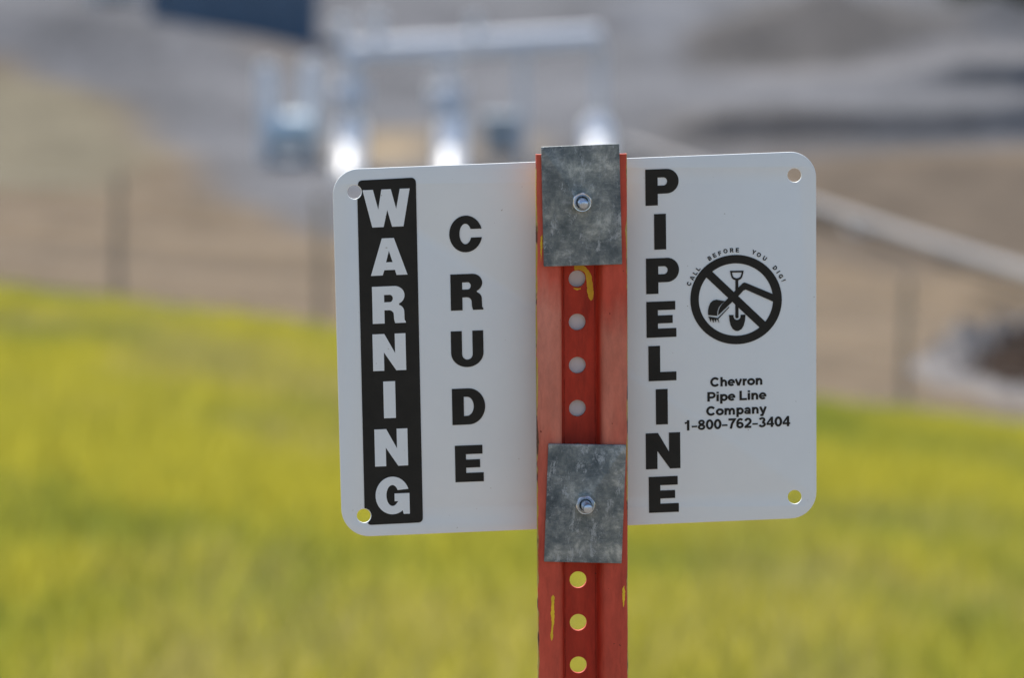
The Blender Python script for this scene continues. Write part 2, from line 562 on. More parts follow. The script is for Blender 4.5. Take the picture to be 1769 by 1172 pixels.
wd = 0.006 + 0.007 * rng.random(NB)
ang = rng.random(NB) * math.pi * 2
lean = 1.1 * H * rng.random(NB)
la = rng.random(NB) * math.pi * 2
V = np.zeros((NB, 3, 3))
V[:, 0] = np.stack([Xb - np.cos(ang) * wd, Zb - np.sin(ang) * wd, g0 - 0.01], -1)
V[:, 1] = np.stack([Xb + np.cos(ang) * wd, Zb + np.sin(ang) * wd, g0 - 0.01], -1)
V[:, 2] = np.stack([Xb + np.cos(la) * lean, Zb + np.sin(la) * lean, g0 + H], -1)
green = np.array([0.27, 0.305, 0.05]); yell = np.array([0.54, 0.488, 0.056]); straw = np.array([0.47, 0.40, 0.16])
k1 = sstep(0.30, 0.55, pn + 0.16 * (rng.random(NB) - 0.5))[:, None]
k2 = sstep(0.52, 0.70, pn2 + 0.22 * (rng.random(NB) - 0.5) + 0.16 * sstep(43, 50, Zb))[:, None]
bc = green * (1 - k1) + yell * k1
bc = bc * (1 - 0.7 * k2) + straw * 0.7 * k2
bc = bc * (0.70 + 0.46 * rng.random(NB))[:, None]
me = bpy.data.meshes.new("grass")
me.vertices.add(NB * 3); me.vertices.foreach_set('co', V.reshape(-1))
me.loops.add(NB * 3); me.loops.foreach_set('vertex_index', np.arange(NB * 3, dtype=np.int32))
me.polygons.add(NB); me.polygons.foreach_set('loop_start', np.arange(0, NB * 3, 3, dtype=np.int32))
me.update(calc_edges=True)
ca = me.color_attributes.new("blade", 'FLOAT_COLOR', 'POINT')
ca.data.foreach_set('color', np.repeat(np.concatenate([bc, np.ones((NB, 1))], 1), 3, axis=0).astype(np.float32).ravel())
tag(link("grass", me, M_GRASS), "yellow green meadow grass covering the slope below the sign", "grass", kind='stuff')

# ------------------------------------------------------------------ THE MARKER: post, sign panel, two clamp plates
YAW = math.radians(4.0)
mid = CAMZ, at(1004, 586, 3.30)
mx, my = mid[1].x, mid[1].y
mz = gz(mx, my)
marker = empty("pipeline_marker", (mx, my, mz), YAW)
tag(marker, "white warning sign with black lettering bolted to a weathered red steel channel post", "sign")
RZ = Matrix.Rotation(-YAW, 3, 'Z')
O_L = RZ @ (Vector((0, 0, CAMZ)) - Vector((mx, my, mz)))


def P(px, py, d=0.0):
    """photo point -> (x, z) on the marker's own plane d metres in front of the sign face"""
    r = RZ @ ray(px, py)
    k = (-d - O_L.y) / r.y
    return O_L.x + r.x * k, O_L.z + r.z * k


def flat(loops, d, ext, bev=0.0):
    """fill closed loops of (x, z) into a thin solid whose middle plane lies d in front of the sign face"""
    cu = bpy.data.curves.new("outline", 'CURVE')
    cu.dimensions, cu.fill_mode = '2D', 'BOTH'
    for L in loops:
        s = cu.splines.new('POLY')
        s.points.add(len(L) - 1)
        for q, (x, z) in zip(s.points, L): q.co = (x, z - 1.0, 0, 1)
        s.use_cyclic_u = True
    cu.extrude = max(ext - bev, 0)
    if bev:
        cu.bevel_depth, cu.bevel_resolution, cu.offset = bev, 2, -bev
    return curve_mesh(cu, lambda x, y: (x, y + 1.0), d)


def curve_mesh(cu, fn, d, zs=1.0):
    o = bpy.data.objects.new("tmp", cu)
    COL.objects.link(o)
    dg = bpy.context.evaluated_depsgraph_get()
    me = bpy.data.meshes.new_from_object(o.evaluated_get(dg))
    bpy.data.objects.remove(o)
    bpy.data.curves.remove(cu)
    bm = bmesh.new()
    bm.from_mesh(me)
    bpy.data.meshes.remove(me)
    for v in bm.verts:
        x, z = fn(v.co.x, v.co.y)
        v.co = Vector((x, -d - v.co.z * zs, z))
    bmesh.ops.remove_doubles(bm, verts=bm.verts, dist=1e-6)
    return bm


def merge(bms):
    out = bmesh.new()
    for b_ in bms:
        tmp = bpy.data.meshes.new("tmp")
        b_.to_mesh(tmp); b_.free()
        out.from_mesh(tmp)
        bpy.data.meshes.remove(tmp)
    return out


def arc(cx, cy, rx, ry, a0, a1, n=12):
    return [(cx + rx * math.cos(math.radians(a0 + (a1 - a0) * i / n)), cy + ry * math.sin(math.radians(a0 + (a1 - a0) * i / n))) for i in range(n + 1)]


def circ(px, py, r, n=32):
    return [(px + r * math.cos(2 * math.pi * i / n), py + r * math.sin(2 * math.pi * i / n)) for i in range(n)]


# --- the sheet
TL, TR, BR, BL = Vector((574, 293.4)), Vector((1410, 261)), Vector((1410.5, 895)), Vector((591, 929.5))


def round_poly(pts, rads, n=10):
    out = []
    m = len(pts)
    for i in range(m):
        p, a, c, r = Vector(pts[i]), Vector(pts[i - 1]), Vector(pts[(i + 1) % m]), rads[i]
        u1, u2 = (a - p).normalized(), (c - p).normalized()
        half_a = math.acos(max(-1, min(1, u1.dot(u2)))) / 2
        dd = r / math.tan(half_a)
        s, e = p + u1 * dd, p + u2 * dd
        ctr = p + (u1 + u2).normalized() * (r / math.sin(half_a))
        a0 = math.atan2(s.y - ctr.y, s.x - ctr.x)
        a1 = math.atan2(e.y - ctr.y, e.x - ctr.x)
        while a1 - a0 > math.pi: a1 -= 2 * math.pi
        while a1 - a0 < -math.pi: a1 += 2 * math.pi
        for k in range(n + 1):
            t = a0 + (a1 - a0) * k / n
            out.append((ctr.x + r * math.cos(t), ctr.y + r * math.sin(t)))
    return out


outline = round_poly([TL, TR, BR, BL], [45, 44, 46, 48])
holes = [(612, 332, 12), (628.5, 892, 12), (1372.5, 303, 12), (1373, 859.5, 12)]
TH = 0.0010
loops = [[P(*q) for q in outline]] + [[P(*q) for q in circ(*h)] for h in holes]
panel = obj("sign_panel", flat(loops, -TH, TH, 0.0005), M_SIGN, marker, 30)
panel['label'] = "white sheet metal panel with four corner holes"

EX = Vector((1.0, -0.040))                                           # along the sign's own lines


def ey_at(px):                                                        # down the sign's own columns
    t = (px - 580) / 830
    return Vector((0.0262 * (1 - t) + 0.002 * t, 1.0))


def place(loops, c, w_, h_):
    ey = ey_at(c[0])
    cc = Vector(c)
    return [[P(*(cc + EX * ((x - .5) * w_) - ey * ((y - .5) * h_))) for x, y in L] for L in loops]


G = {}
G['I'] = [[(0, 0), (1, 0), (1, 1), (0, 1)]]
G['E'] = [[(0, 0), (1, 0), (1, .245), (.385, .245), (.385, .39), (.88, .39), (.88, .61), (.385, .61), (.385, .76), (.97, .76), (.97, 1), (0, 1)]]
G['L'] = [[(0, 0), (1, 0), (1, .25), (.42, .25), (.42, 1), (0, 1)]]
G['N'] = [[(0, 0), (.335, 0), (.335, .50), (.70, 0), (1, 0), (1, 1), (.675, 1), (.675, .47), (.36, 1), (0, 1)]]
G['A'] = [[(0, 0), (.32, 0), (.37, .14), (.66, .14), (.70, 0), (1, 0), (.65, 1), (.32, 1)], [(.42, .35), (.60, .35), (.505, .66)]]
G['W'] = [[(0, 1), (.22, 1), (.325, .47), (.40, 1), (.60, 1), (.705, .47), (.79, 1), (1, 1), (.85, 0), (.61, 0), (.515, .45), (.43, 0), (.19, 0)]]
G['R'] = [[(0, 0), (.36, 0), (.36, .355)] + arc(.50, .225, .145, .13, 90, 10, 6) + [(.65, .10), (.68, 0), (1, 0), (1, .035)] + [(.965, .08), (.96, .25)]
          + arc(.76, .30, .20, .19, 0, 75, 6) + arc(.68, .75, .30, .25, -65, 90, 14) + [(0, 1)],
          [(.36, .57)] + arc(.53, .67, .095, .10, -90, 90, 10) + [(.36, .77)]]
G['P'] = [[(0, 0), (.37, 0), (.37, .32)] + arc(.64, .66, .36, .34, -90, 90, 18) + [(0, 1)],
          [(.37, .545)] + arc(.54, .6575, .115, .1125, -90, 90, 10) + [(.37, .77)]]
G['D'] = [[(0, 0)] + arc(.50, .5, .5, .5, -90, 90, 22) + [(0, 1)], [(.355, .24)] + arc(.45, .505, .205, .265, -90, 90, 16) + [(.355, .77)]]
G['U'] = [[(0, 1)] + arc(.5, .40, .5, .40, 180, 360, 22) + [(1, 1), (.665, 1)] + arc(.5025, .36, .1625, .155, 0, -180, 14) + [(.34, 1)]]
G['C'] = [arc(.5, .5, .5, .5, 15, 348, 34) + arc(.49, .5, .18, .28, -22, -332, 24)]
G['G'] = [arc(.5, .5, .5, .5, 19, 298, 30) + [(.79, .10), (.82, .0), (1, 0), (1, .55), (.56, .55), (.56, .345), (.67, .345)]
          + arc(.50, .5, .18, .28, -52, -330, 22)]

PRINT = 0.00016                                                        # print stands a hair proud of the sheet


def letters(spec, d):
    return merge([flat(place(G[ch], c, w_, h_), d, PRINT) for ch, c, w_, h_ in spec])


# black band behind WARNING, notched by the two corner holes
def hole_arc(hx, hy, a0, a1, r=13.2, n=12):
    return [(hx + r * math.cos(math.radians(a0 + (a1 - a0) * i / n)), hy + r * math.sin(math.radians(a0 + (a1 - a0) * i / n))) for i in range(n + 1)]


band = hole_arc(612, 332, 66, -62) + [(618.6, 316)] + arc(625.5, 318.5, 7, 7, 200, 262, 5) + arc(710.5, 315.5, 8, 8.6, 272, 358, 6) \
    + arc(722.5, 895.5, 8, 8, 2, 88, 6) + arc(641, 901, 6.5, 6.5, 92, 150, 5) + hole_arc(628.5, 892, 48, -85)
obj("printed_band", flat([[P(*q) for q in band]], PRINT, PRINT), M_INK, panel, None)['label'] = "black vertical band"
warn = [('W', (667.6, 359.4), 81.5, 65), ('A', (671.6, 443.4), 63, 64), ('R', (671.7, 526.6), 57, 64), ('N', (672.5, 608.6), 57, 63.5),
        ('I', (672.9, 690.8), 20.5, 63.5), ('N', (675.8, 773.4), 57, 64), ('G', (678, 856.5), 58.5, 65)]
obj("lettering", letters(warn, 3 * PRINT), M_WHITEINK, panel, None)['label'] = "white lettering WARNING"
crude = [('C', (804.5, 404.2), 57, 63.5), ('R', (806.4, 504.7), 56, 62.5), ('U', (807.2, 603.2), 56, 62.5), ('D', (809.6, 702.6), 57, 62.5),
         ('E', (810.8, 801.4), 49, 63)]
obj("lettering", letters(crude, PRINT), M_INK, panel, None)['label'] = "black lettering CRUDE"
pipel = [('P', (1143.6, 323.2), 57.5, 62.5), ('I', (1140.3, 400.4), 20.5, 61.5), ('P', (1144.6, 476.6), 57, 61.5), ('E', (1142.5, 552), 51.5, 62),
         ('L', (1144.3, 627.9), 48, 60.5), ('I', (1143.3, 703.2), 20.5, 61), ('N', (1145.4, 779.4), 59.5, 62), ('E', (1146.7, 854.8), 51.5, 62)]
obj("lettering", letters(pipel, PRINT), M_INK, panel, None)['label'] = "black lettering PIPELINE"


# --- the no digging symbol; drawn in the zoomed view's own units
def z7(L):
    return [[P(1170 + x / 5.86, 410 + y / 5.86) for x, y in q] for q in L]


def ell(cx, cy, rx, ry, n=72):
    return [(cx + rx * math.cos(2 * math.pi * i / n), cy + ry * math.sin(2 * math.pi * i / n)) for i in range(n)]


sym = [z7([ell(595, 631, 463, 453), ell(593, 631, 376, 367)])]
sym.append(z7([[(335, 330), (915, 878), (856, 936), (276, 390)]]))
sym.append(z7([[(533, 340), (672, 338), (662, 385)] + arc(602, 385, 58, 52, 10, 170, 10) + [(543, 387)],
               [(553, 357), (654, 355), (645, 385)] + arc(602, 383, 42, 32, 10, 170, 8) + [(561, 388)]]))
sym.append(z7([[(588, 430), (617, 430), (620, 800)] + arc(604, 803, 17, 19, 0, 180, 8) + [(587, 800)]]))
sym.append(z7([[(523, 788), (570, 788)] + arc(605, 800, 36, 38, 200, -10, 14) + [(642, 786), (690, 783), (686, 840), (672, 895), (650, 930), (622, 947), (604, 950),
               (585, 946), (560, 928), (540, 892), (529, 845)]]))
sym.append(z7([[(978, 580), (700, 464), (683, 458), (664, 464), (600, 527), (487, 645), (452, 680), (428, 715), (416, 755), (414, 788), (430, 775), (555, 655), (625, 588),
                (668, 540), (692, 529), (975, 654)]]))
sym.append(z7([[(312, 788), (311, 745), (318, 705), (335, 665), (362, 641), (395, 632), (440, 640), (482, 647), (444, 678), (418, 712), (405, 755), (404, 796)]]))
sym.append(z7([[(314, 803), (411, 818), (524, 703), (526, 709), (416, 828), (424, 868), (404, 832), (396, 831), (390, 862), (372, 828), (366, 866), (346, 824), (338, 858), (322, 818)]]))
symbol = merge([flat(L, PRINT * (1 + 0.10 * i), PRINT * (1 + 0.10 * i)) for i, L in enumerate(sym)])
obj("prohibition_symbol", symbol, M_INK, panel, None)['label'] = "black ring and bar over a shovel and digger bucket"


# --- small lettering, drawn as heavy strokes (cap height 1)
def ribbon(pts, w_):
    pts = [Vector(p) for p in pts]
    L, R = [], []
    for i, p in enumerate(pts):
        d0 = (p - pts[i - 1]).normalized() if i else None
        d1 = (pts[i + 1] - p).normalized() if i < len(pts) - 1 else None
        if d0 is None: nn, k = Vector((-d1.y, d1.x)), 1
        elif d1 is None: nn, k = Vector((-d0.y, d0.x)), 1
        else:
            n0, n1_ = Vector((-d0.y, d0.x)), Vector((-d1.y, d1.x))
            nn = (n0 + n1_).normalized()
            k = min(1 / max(nn.dot(n0), 0.35), 2.2)
        L.append(p + nn * (w_ / 2 * k)); R.append(p - nn * (w_ / 2 * k))
    return [[tuple(q) for q in L + R[::-1]]]


def oring(cx, cy, rx, ry, w_):
    return [arc(cx, cy, rx + w_ / 2, ry + w_ / 2, 0, 352, 30), arc(cx, cy, rx - w_ / 2, ry - w_ / 2, 0, 352, 30)]


SW = 0.228


def glyph(ch, w_=SW):
    """(advance, list of pieces); a piece is a list of closed loops"""
    r = lambda *p, k=1.0: ribbon(list(p), w_ * k)
    sh = lambda x, x1: r((x, .40), *arc((x + x1) / 2 + .02, .40, (x1 - x) / 2 - .02, .225, 165, 0, 8), (x1, 0), k=.95)
    bowl = lambda y0, y1, x1: r((.2, y1), *arc(x1, (y0 + y1) / 2, (y1 - y0) / 2 * 1.05, (y1 - y0) / 2, 90, -90, 10), (.2, y0), k=.92)
    T = {
        'C': (1.0, [r(*arc(.5, .5, .37, .40, 38, 322, 20))]),
        'G': (1.05, [r(*arc(.5, .5, .37, .40, 38, 325, 20)), r((.52, .44), (.87, .44), k=.85), r((.80, .44), (.80, 0), k=.8)]),
        'h': (.85, [r((.2, 0), (.2, 1)), sh(.2, .64)]),
        'n': (.85, [r((.2, 0), (.2, .73)), sh(.2, .64)]),
        'm': (1.24, [r((.2, 0), (.2, .73)), sh(.2, .61), sh(.61, 1.02)]),
        'e': (.77, [r(*arc(.385, .365, .265, .27, 5, 318, 18), k=.92), r((.15, .36), (.74, .36), k=.62)]),
        'v': (.77, [r((.12, .73), (.36, .04), k=.92), r((.41, .04), (.65, .73), k=.92), r((.30, .085), (.47, .085), k=.74)]),
        'r': (.56, [r((.2, 0), (.2, .73)), r(*arc(.49, .36, .28, .265, 165, 88, 6), k=.95)]),
        'o': (.85, [oring(.425, .365, .285, .265, w_)]),
        'P': (.93, [r((.2, 0), (.2, 1)), bowl(.42, .90, .53)]),
        'i': (.40, [r((.2, 0), (.2, .73)), r((.2, .83), (.2, 1))]),
        'p': (.87, [r((.2, -.28), (.2, .73)), oring(.47, .365, .245, .265, w_ * .95)]),
        'L': (.85, [r((.2, 0), (.2, 1)), r((.2, .1), (.80, .1), k=.92)]),
        'a': (.79, [r(*arc(.37, .44, .215, .19, 165, 0, 10), (.585, 0), k=.95), oring(.335, .215, .20, .125, w_ * .8)]),
        'y': (.77, [r((.11, .73), (.40, .06), k=.95), r((.66, .73), (.40, .0), (.33, -.17), (.12, -.18), k=.92)]),
        '1': (.77, [r((.46, 0), (.46, 1)), r((.16, .72), (.46, .80), k=.75)]),
        '0': (.77, [oring(.385, .5, .235, .395, w_ * .97)]),
        '8': (.77, [oring(.385, .735, .20, .17, w_ * .85), oring(.385, .28, .235, .19, w_ * .9)]),
        '7': (.77, [r((.08, .90), (.64, .90), (.40, .48), (.29, 0), k=.92)]),
        '6': (.77, [oring(.39, .31, .23, .215, w_ * .92), r(*arc(.42, .48, .265, .415, 185, 48, 12), k=.92)]),
        '2': (.77, [r(*arc(.385, .66, .225, .235, 172, -30, 12), (.44, .38), (.20, .17), (.14, .05), k=.92), r((.09, .095), (.67, .095), k=.9)]),
        '3': (.77, [r(*arc(.375, .715, .20, .185, 165, -85, 12), k=.88), r(*arc(.375, .29, .235, .195, 85, -165, 12), k=.9)]),
        '4': (.77, [r((.53, 0), (.53, 1), k=.95), r((.50, .93), (.10, .33), k=.7), r((.05, .29), (.72, .29), k=.8)]),
        '-': (.60, [r((.06, .36), (.54, .36), k=.68)]),
        ' ': (.39, []),
        'A': (.95, [r((.1, 0), (.40, 1), k=.95), r((.55, 1), (.85, 0), k=.95), r((.36, .93), (.60, .93), k=.7), r((.2, .30), (.75, .30), k=.8)]),
        'B': (.97, [r((.2, 0), (.2, 1)), bowl(.50, .90, .52), bowl(.10, .50, .55)]),
        'E': (.90, [r((.2, 0), (.2, 1)), r((.2, .9), (.82, .9), k=.92), r((.2, .5), (.76, .5), k=.9), r((.2, .1), (.84, .1), k=.92)]),
        'F': (.85, [r((.2, 0), (.2, 1)), r((.2, .9), (.80, .9), k=.92), r((.2, .48), (.72, .48), k=.9)]),
        'O': (1.08, [oring(.54, .5, .38, .40, w_)]),
        'R': (1.0, [r((.2, 0), (.2, 1)), bowl(.46, .90, .54), r((.50, .46), (.80, 0))]),
        'Y': (.93, [r((.1, 1), (.465, .45), (.83, 1), k=.95), r((.465, 0), (.465, .5))]),
        'U': (1.0, [r((.2, 1), *arc(.5, .38, .30, .28, 180, 360, 14), (.8, 1))]),
        'D': (1.0, [r((.2, 0), (.2, 1)), r((.2, .9), (.46, .9), *arc(.46, .5, .36, .40, 80, -80, 12), (.46, .1), (.2, .1), k=.95)]),
        'I': (.40, [r((.2, 0), (.2, 1))]),
        '!': (.40, [r((.2, .30), (.2, 1)), r((.2, 0), (.2, .18))]),
    }
    return T[ch]


TIGHT = 0.05


def stroke_text(body, fn, w_=SW):
    """fn maps (x, y, total width) to a photo point"""
    tot = sum(glyph(c, w_)[0] - (TIGHT if len(body) > 1 else 0) for c in body)
    out, x, k = [], 0.0, 0
    for c in body:
        adv, pieces = glyph(c, w_)
        if len(body) > 1: x -= TIGHT / 2
        for loops_ in pieces:
            k += 1
            e_ = PRINT * (0.9 + 0.02 * (k % 9))
            out.append(flat([[P(*fn(x + gx, gy, tot)) for gx, gy in L] for L in loops_], e_, e_))
        x += adv - (TIGHT / 2 if len(body) > 1 else 0)
    return out


def line(body, cx, base, width, cap, w_=SW):
    def f(x, y, tot):
        q = Vector((cx, base)) + Vector((1, -0.043)) * ((x / tot - .5) * width) - Vector((0.008, 1)) * (y * cap)
        return q.x, q.y
    return stroke_text(body, f, w_)


company = merge(line("Chevron", 1272.7, 666.8, 91, 16.0) + line("Pipe Line", 1272.5, 692.2, 103, 16.2)
                + line("Company", 1272.3, 716.6, 104, 16.0) + line("1-800-762-3404", 1273, 740.6, 185, 17.6, 0.215))
obj("lettering", company, M_INK, panel, None)['label'] = "small black lettering of the company name and telephone number"

ring = [("C", 120, 470), ("A", 152, 413), ("L", 181, 363), ("L", 211, 320), ("B", 328, 213), ("E", 376, 184), ("F", 430, 163), ("O", 488, 140), ("R", 551, 131), ("E", 608, 130),
        ("Y", 775, 152), ("O", 826, 178), ("U", 885, 214), ("D", 990, 311), ("I", 1022, 352), ("G", 1050, 397), ("!", 1077, 437)]
rl = []
for ch, zx, zy in ring:
    th = math.atan2(zx - 595, -(zy - 631))                             # clockwise from up
    def f(x, y, tot, zx=zx, zy=zy, th=th):
        lx, ly = (x - tot / 2) * 43, (y - .5) * 43
        X = zx + lx * math.cos(th) + ly * math.sin(th)
        Y = zy + lx * math.sin(th) - ly * math.cos(th)
        return 1170 + X / 5.86, 410 + Y / 5.86
    rl += stroke_text(ch, f, 0.22)
obj("lettering", merge(rl), M_INK, panel, None)['label'] = "tiny black curved lettering CALL BEFORE YOU DIG!"

# --- the channel post
GAP = 0.0010                                                            # web back stands just off the sign's print
T = 0.0028
DEP = 0.0220
cxl, _ = P(1003.5, 600, 0.02)
ztop = P(1004, 266, 0.02)[1]
# cross-section, (x, d): outer lip -> flange -> slope -> web, then mirrored; inner (camera side) and outer offsets
prof = [(-0.0262, DEP - 0.0022), (-0.0258, DEP - 0.0004), (-0.0245, DEP), (-0.0145, DEP), (-0.0128, DEP - 0.0006), (-0.0117, DEP - 0.0020), (-0.0102, 0.0060),
        (-0.0096, 0.0038), (-0.0086, GAP + T)]
prof_b = [(-0.0262 + 0.0024, DEP - 0.0046), (-0.0250, DEP - T - 0.0006), (-0.0240, DEP - T), (-0.0160, DEP - T), (-0.0150, DEP - T - 0.0008), (-0.0145, DEP - T - 0.0020),
          (-0.0128, 0.0040), (-0.0118, GAP + 0.0010), (-0.0100, GAP)]
prof_b[0] = (-0.0258, DEP - 0.0040)


def side_strip(sgn, z0, z1):
    bm = bmesh.new()
    loop = prof + prof_b[::-1]
    nz = 40
    rings = []
    for k in range(nz + 1):
        z = z0 + (z1 - z0) * k / nz
        jit = lambda i: (random.uniform(-1, 1) * 0.00022 if i in (0, 1, len(loop) - 1, len(loop) - 2) else 0)
        rings.append([bm.verts.new((cxl + sgn * (x * 1.018 + jit(i)), -d_, z)) for i, (x, d_) in enumerate(loop)])
    m = len(loop)
    for k in range(nz):
        for i in range(m):
            bm.faces.new((rings[k][i], rings[k][(i + 1) % m], rings[k + 1][(i + 1) % m], rings[k + 1][i]))
    bm.faces.new(rings[0]); bm.faces.new(rings[-1])
    return bm


zbot = -0.4
hx, hz = P(997.5, 632, GAP + T)
hx -= (1.62 - hz) * LEAN
hole_px = [482, 557, 632, 706, 1000, 1074, 1146]
zs = [P(999, y, GAP + T)[1] for y in hole_px]
step = (zs[0] - zs[3]) / 3.0
hz_list = [zs[0] - k * step for k in range(-2, 45) if zbot + 0.02 < zs[0] - k * step < ztop - 0.008]


def web_strip(xl, xr, y0, y1, z0, z1, hole_z, hx, hr, seg=32):
    """the flat back of the channel, punched with round holes"""
    bm = bmesh.new()
    V2 = lambda x, z: (bm.verts.new((x, y0, z)), bm.verts.new((x, y1, z)))
    zc = sorted(hole_z)
    halfc = 0.0085
    lev = z0
    def slab(za, zb):
        q = [V2(xl, za), V2(xr, za), V2(xr, zb), V2(xl, zb)]
        bm.faces.new([p[0] for p in q]); bm.faces.new([p[1] for p in reversed(q)])
        bm.faces.new((q[0][0], q[0][1], q[3][1], q[3][0])); bm.faces.new((q[1][0], q[2][0], q[2][1], q[1][1]))
    for z in zc:
        slab(lev, z - halfc)
        inner, outer = [], []
        for i in range(seg):
            t = 2 * math.pi * i / seg
            c_, s_ = math.cos(t), math.sin(t)
            inner.append(V2(hx + hr * c_, z + hr * s_))
            kx = (xr - hx) / c_ if c_ > 1e-9 else ((xl - hx) / c_ if c_ < -1e-9 else 9)
            kz = halfc / abs(s_) if abs(s_) > 1e-9 else 9
            k_ = min(kx, kz)
            outer.append(V2(hx + k_ * c_, z + k_ * s_))
        for i in range(seg):
            j = (i + 1) % seg
            # keep the cell's corners square
            ang0, ang1 = 2 * math.pi * i / seg, 2 * math.pi * (i + 1) / seg
            extra = None
            for cx_, cz_ in ((xr, halfc), (xl, halfc), (xl, -halfc), (xr, -halfc)):
                ta = math.atan2(cz_, cx_ - hx) % (2 * math.pi)
                if ang0 + 1e-6 < ta < ang1 - 1e-6: extra = V2(cx_, z + cz_)
            f0 = [inner[i][0], outer[i][0]] + ([extra[0]] if extra else []) + [outer[j][0], inner[j][0]]
            f1 = [inner[j][1], outer[j][1]] + ([extra[1]] if extra else []) + [outer[i][1], inner[i][1]]
            bm.faces.new(f0); bm.faces.new(f1)
            bm.faces.new((inner[i][0], inner[j][0], inner[j][1], inner[i][1]))
        lev = z + halfc
    slab(lev, z1)
    bmesh.ops.remove_doubles(bm, verts=bm.verts, dist=1e-6)
    return bm


web = web_strip(cxl - 0.0095, cxl + 0.0095, -(GAP + T), -GAP, zbot, ztop, hz_list, hx, 0.0050)
pbm = merge([side_strip(1, zbot, ztop), side_strip(-1, zbot, ztop), web])
for v in pbm.verts:                                                     # the post was not driven in quite plumb
    v.co.x += (1.62 - v.co.z) * LEAN
post = obj("channel_post", pbm, M_POST, marker, 50)
post['label'] = "weathered red steel channel post with a row of round holes"


def paint_patch(pts, d, thick=0.0002):
    fine_ = []
    for i in range(len(pts)):
        a_, b_ = Vector(pts[i]), Vector(pts[(i + 1) % len(pts)])
        m_ = max(1, int((b_ - a_).length / 2.2))
        for k in range(m_):
            q_ = a_.lerp(b_, k / m_)
            fine_.append((q_.x + random.uniform(-.55, .55), q_.y + random.uniform(-.55, .55)))
    pts = fine_
    return flat([[P(x, y, d) for x, y in pts]], d + thick / 2, thick / 2)


dw = GAP + T
hook = [(992, 456), (1004, 456), (1011, 461), (1018, 468), (1022, 477), (1024, 492), (1025.5, 508), (1024, 517), (1021, 520), (1017, 514), (1014.5, 505), (1014, 492),
        (1012.5, 478), (1010.5, 472), (1006, 468), (1000, 466.4), (992, 467)]
under = [(991, 496.5), (996, 498.6), (1003, 497.6), (1003, 500), (997, 501.5), (991, 499.5)]
streak = [(952, 1035), (955, 1028), (958, 1032), (957, 1050), (958, 1068), (956, 1084), (955, 1104), (952.5, 1108), (951, 1098), (953, 1078), (951.5, 1060), (953, 1045)]
nib = [(1075, 1020), (1078, 1012), (1080, 1024), (1079, 1040), (1077, 1050), (1075.5, 1036)]
nib2 = [(934, 410), (937, 405), (937, 420), (935, 452), (933.5, 430)]
for pts_, d_, lab in ((hook, dw, "yellow paint drip hooked round the top hole"), (under, dw, None), (streak, DEP, "yellow scratch on the lower left flange"),
                      (nib, DEP, None), (nib2, DEP, None)):
    o = obj("paint_drip", paint_patch(pts_, d_), M_YELLOW, post, None)
    if lab: o['label'] = lab


# --- clamp plates with nut and bolt end
def clamp(corners, nut, d, tip, rot, lab, groupsub):
    T2 = 0.0022
    bm = flat([[P(x, y, d + T2) for x, y in round_poly([Vector(c) for c in corners], [1.2] * 4, 3)]], d + T2 / 2, T2 / 2, 0.0004)
    pl = obj("clamp_plate", bm, M_ZINC, marker, 30)
    pl['label'] = lab
    x, z = P(*nut, d + T2)
    y0 = -(d + T2)
    R = 0.0064
    bm = bmesh.new()
    hn = 0.0056
    prof_n = [(R * 0.985, 0.0), (R, 0.0004), (R, hn - 0.0016), (R * 0.93, hn - 0.0006), (R * 0.82, hn), (0.0042, hn - 0.0002), (0.0034, hn - 0.0012), (0.0034, 0)]
    rings = []
    for r_, h_ in prof_n:
        seg = 24
        ring_ = []
        for k in range(seg):
            a = 2 * math.pi * k / seg + rot
            rr_ = r_
            if r_ > 0.0045:
                ph = ((2 * math.pi * k / seg) % (math.pi / 3)) - math.pi / 6
                hexr = R * math.cos(math.pi / 6) / math.cos(ph)
                rr_ = min(r_ * 1.001, hexr) if r_ < R * 0.95 else hexr * (r_ / R)
            ring_.append(bm.verts.new((x + rr_ * math.sin(a), y0 - h_, z + rr_ * math.cos(a))))
        rings.append(ring_)
    for i in range(len(rings) - 1):
        for k in range(24):
            bm.faces.new((rings[i][k], rings[i][(k + 1) % 24], rings[i + 1][(k + 1) % 24], rings[i + 1][k]))
    obj("nut", bm, M_CHROMATE, pl, 48)
    bm = bmesh.new()
    rb = 0.0030
    ax_, az_ = 0.07, -0.09                                              # the bolt leans a little in its hole
    pt = lambda yv: (x + (y0 - yv) * ax_, yv, z + (y0 - yv) * az_)
    pts, rads = [pt(y0 + 0.004)], [rb]
    yy = y0 - 0.001
    end = y0 - hn - tip
    k = 0
    while yy > end + 0.0006:                                            # thread ridges
        pts.append(pt(yy)); rads.append(rb if k % 2 == 0 else rb - 0.00032)
        yy -= 0.00062; k += 1
    pts += [pt(end + 0.0005), pt(end)]; rads += [rb - 0.0004, rb - 0.0013]
    add_tube(bm, pts, rads, 20)
    obj("bolt", bm, M_BOLT, pl, 50)


clamp([(935, 254), (1070, 248.5), (1075, 457), (939.5, 461)], (1004.5, 348), DEP, 0.0042, 0.10, "upper mottled grey zinc plate", 0)
clamp([(947.5, 767.5), (1082, 769.5), (1074, 974.5), (940, 971.5)], (1010.5, 871), DEP, 0.0070, 0.35, "lower mottled grey zinc plate", 0)

# ------------------------------------------------------------------ wire fence at the foot of the grass
FZ = 51.5


def fence_point(px, py_base):
    X, Z = ground_at(px, py_base)
    return X, Z


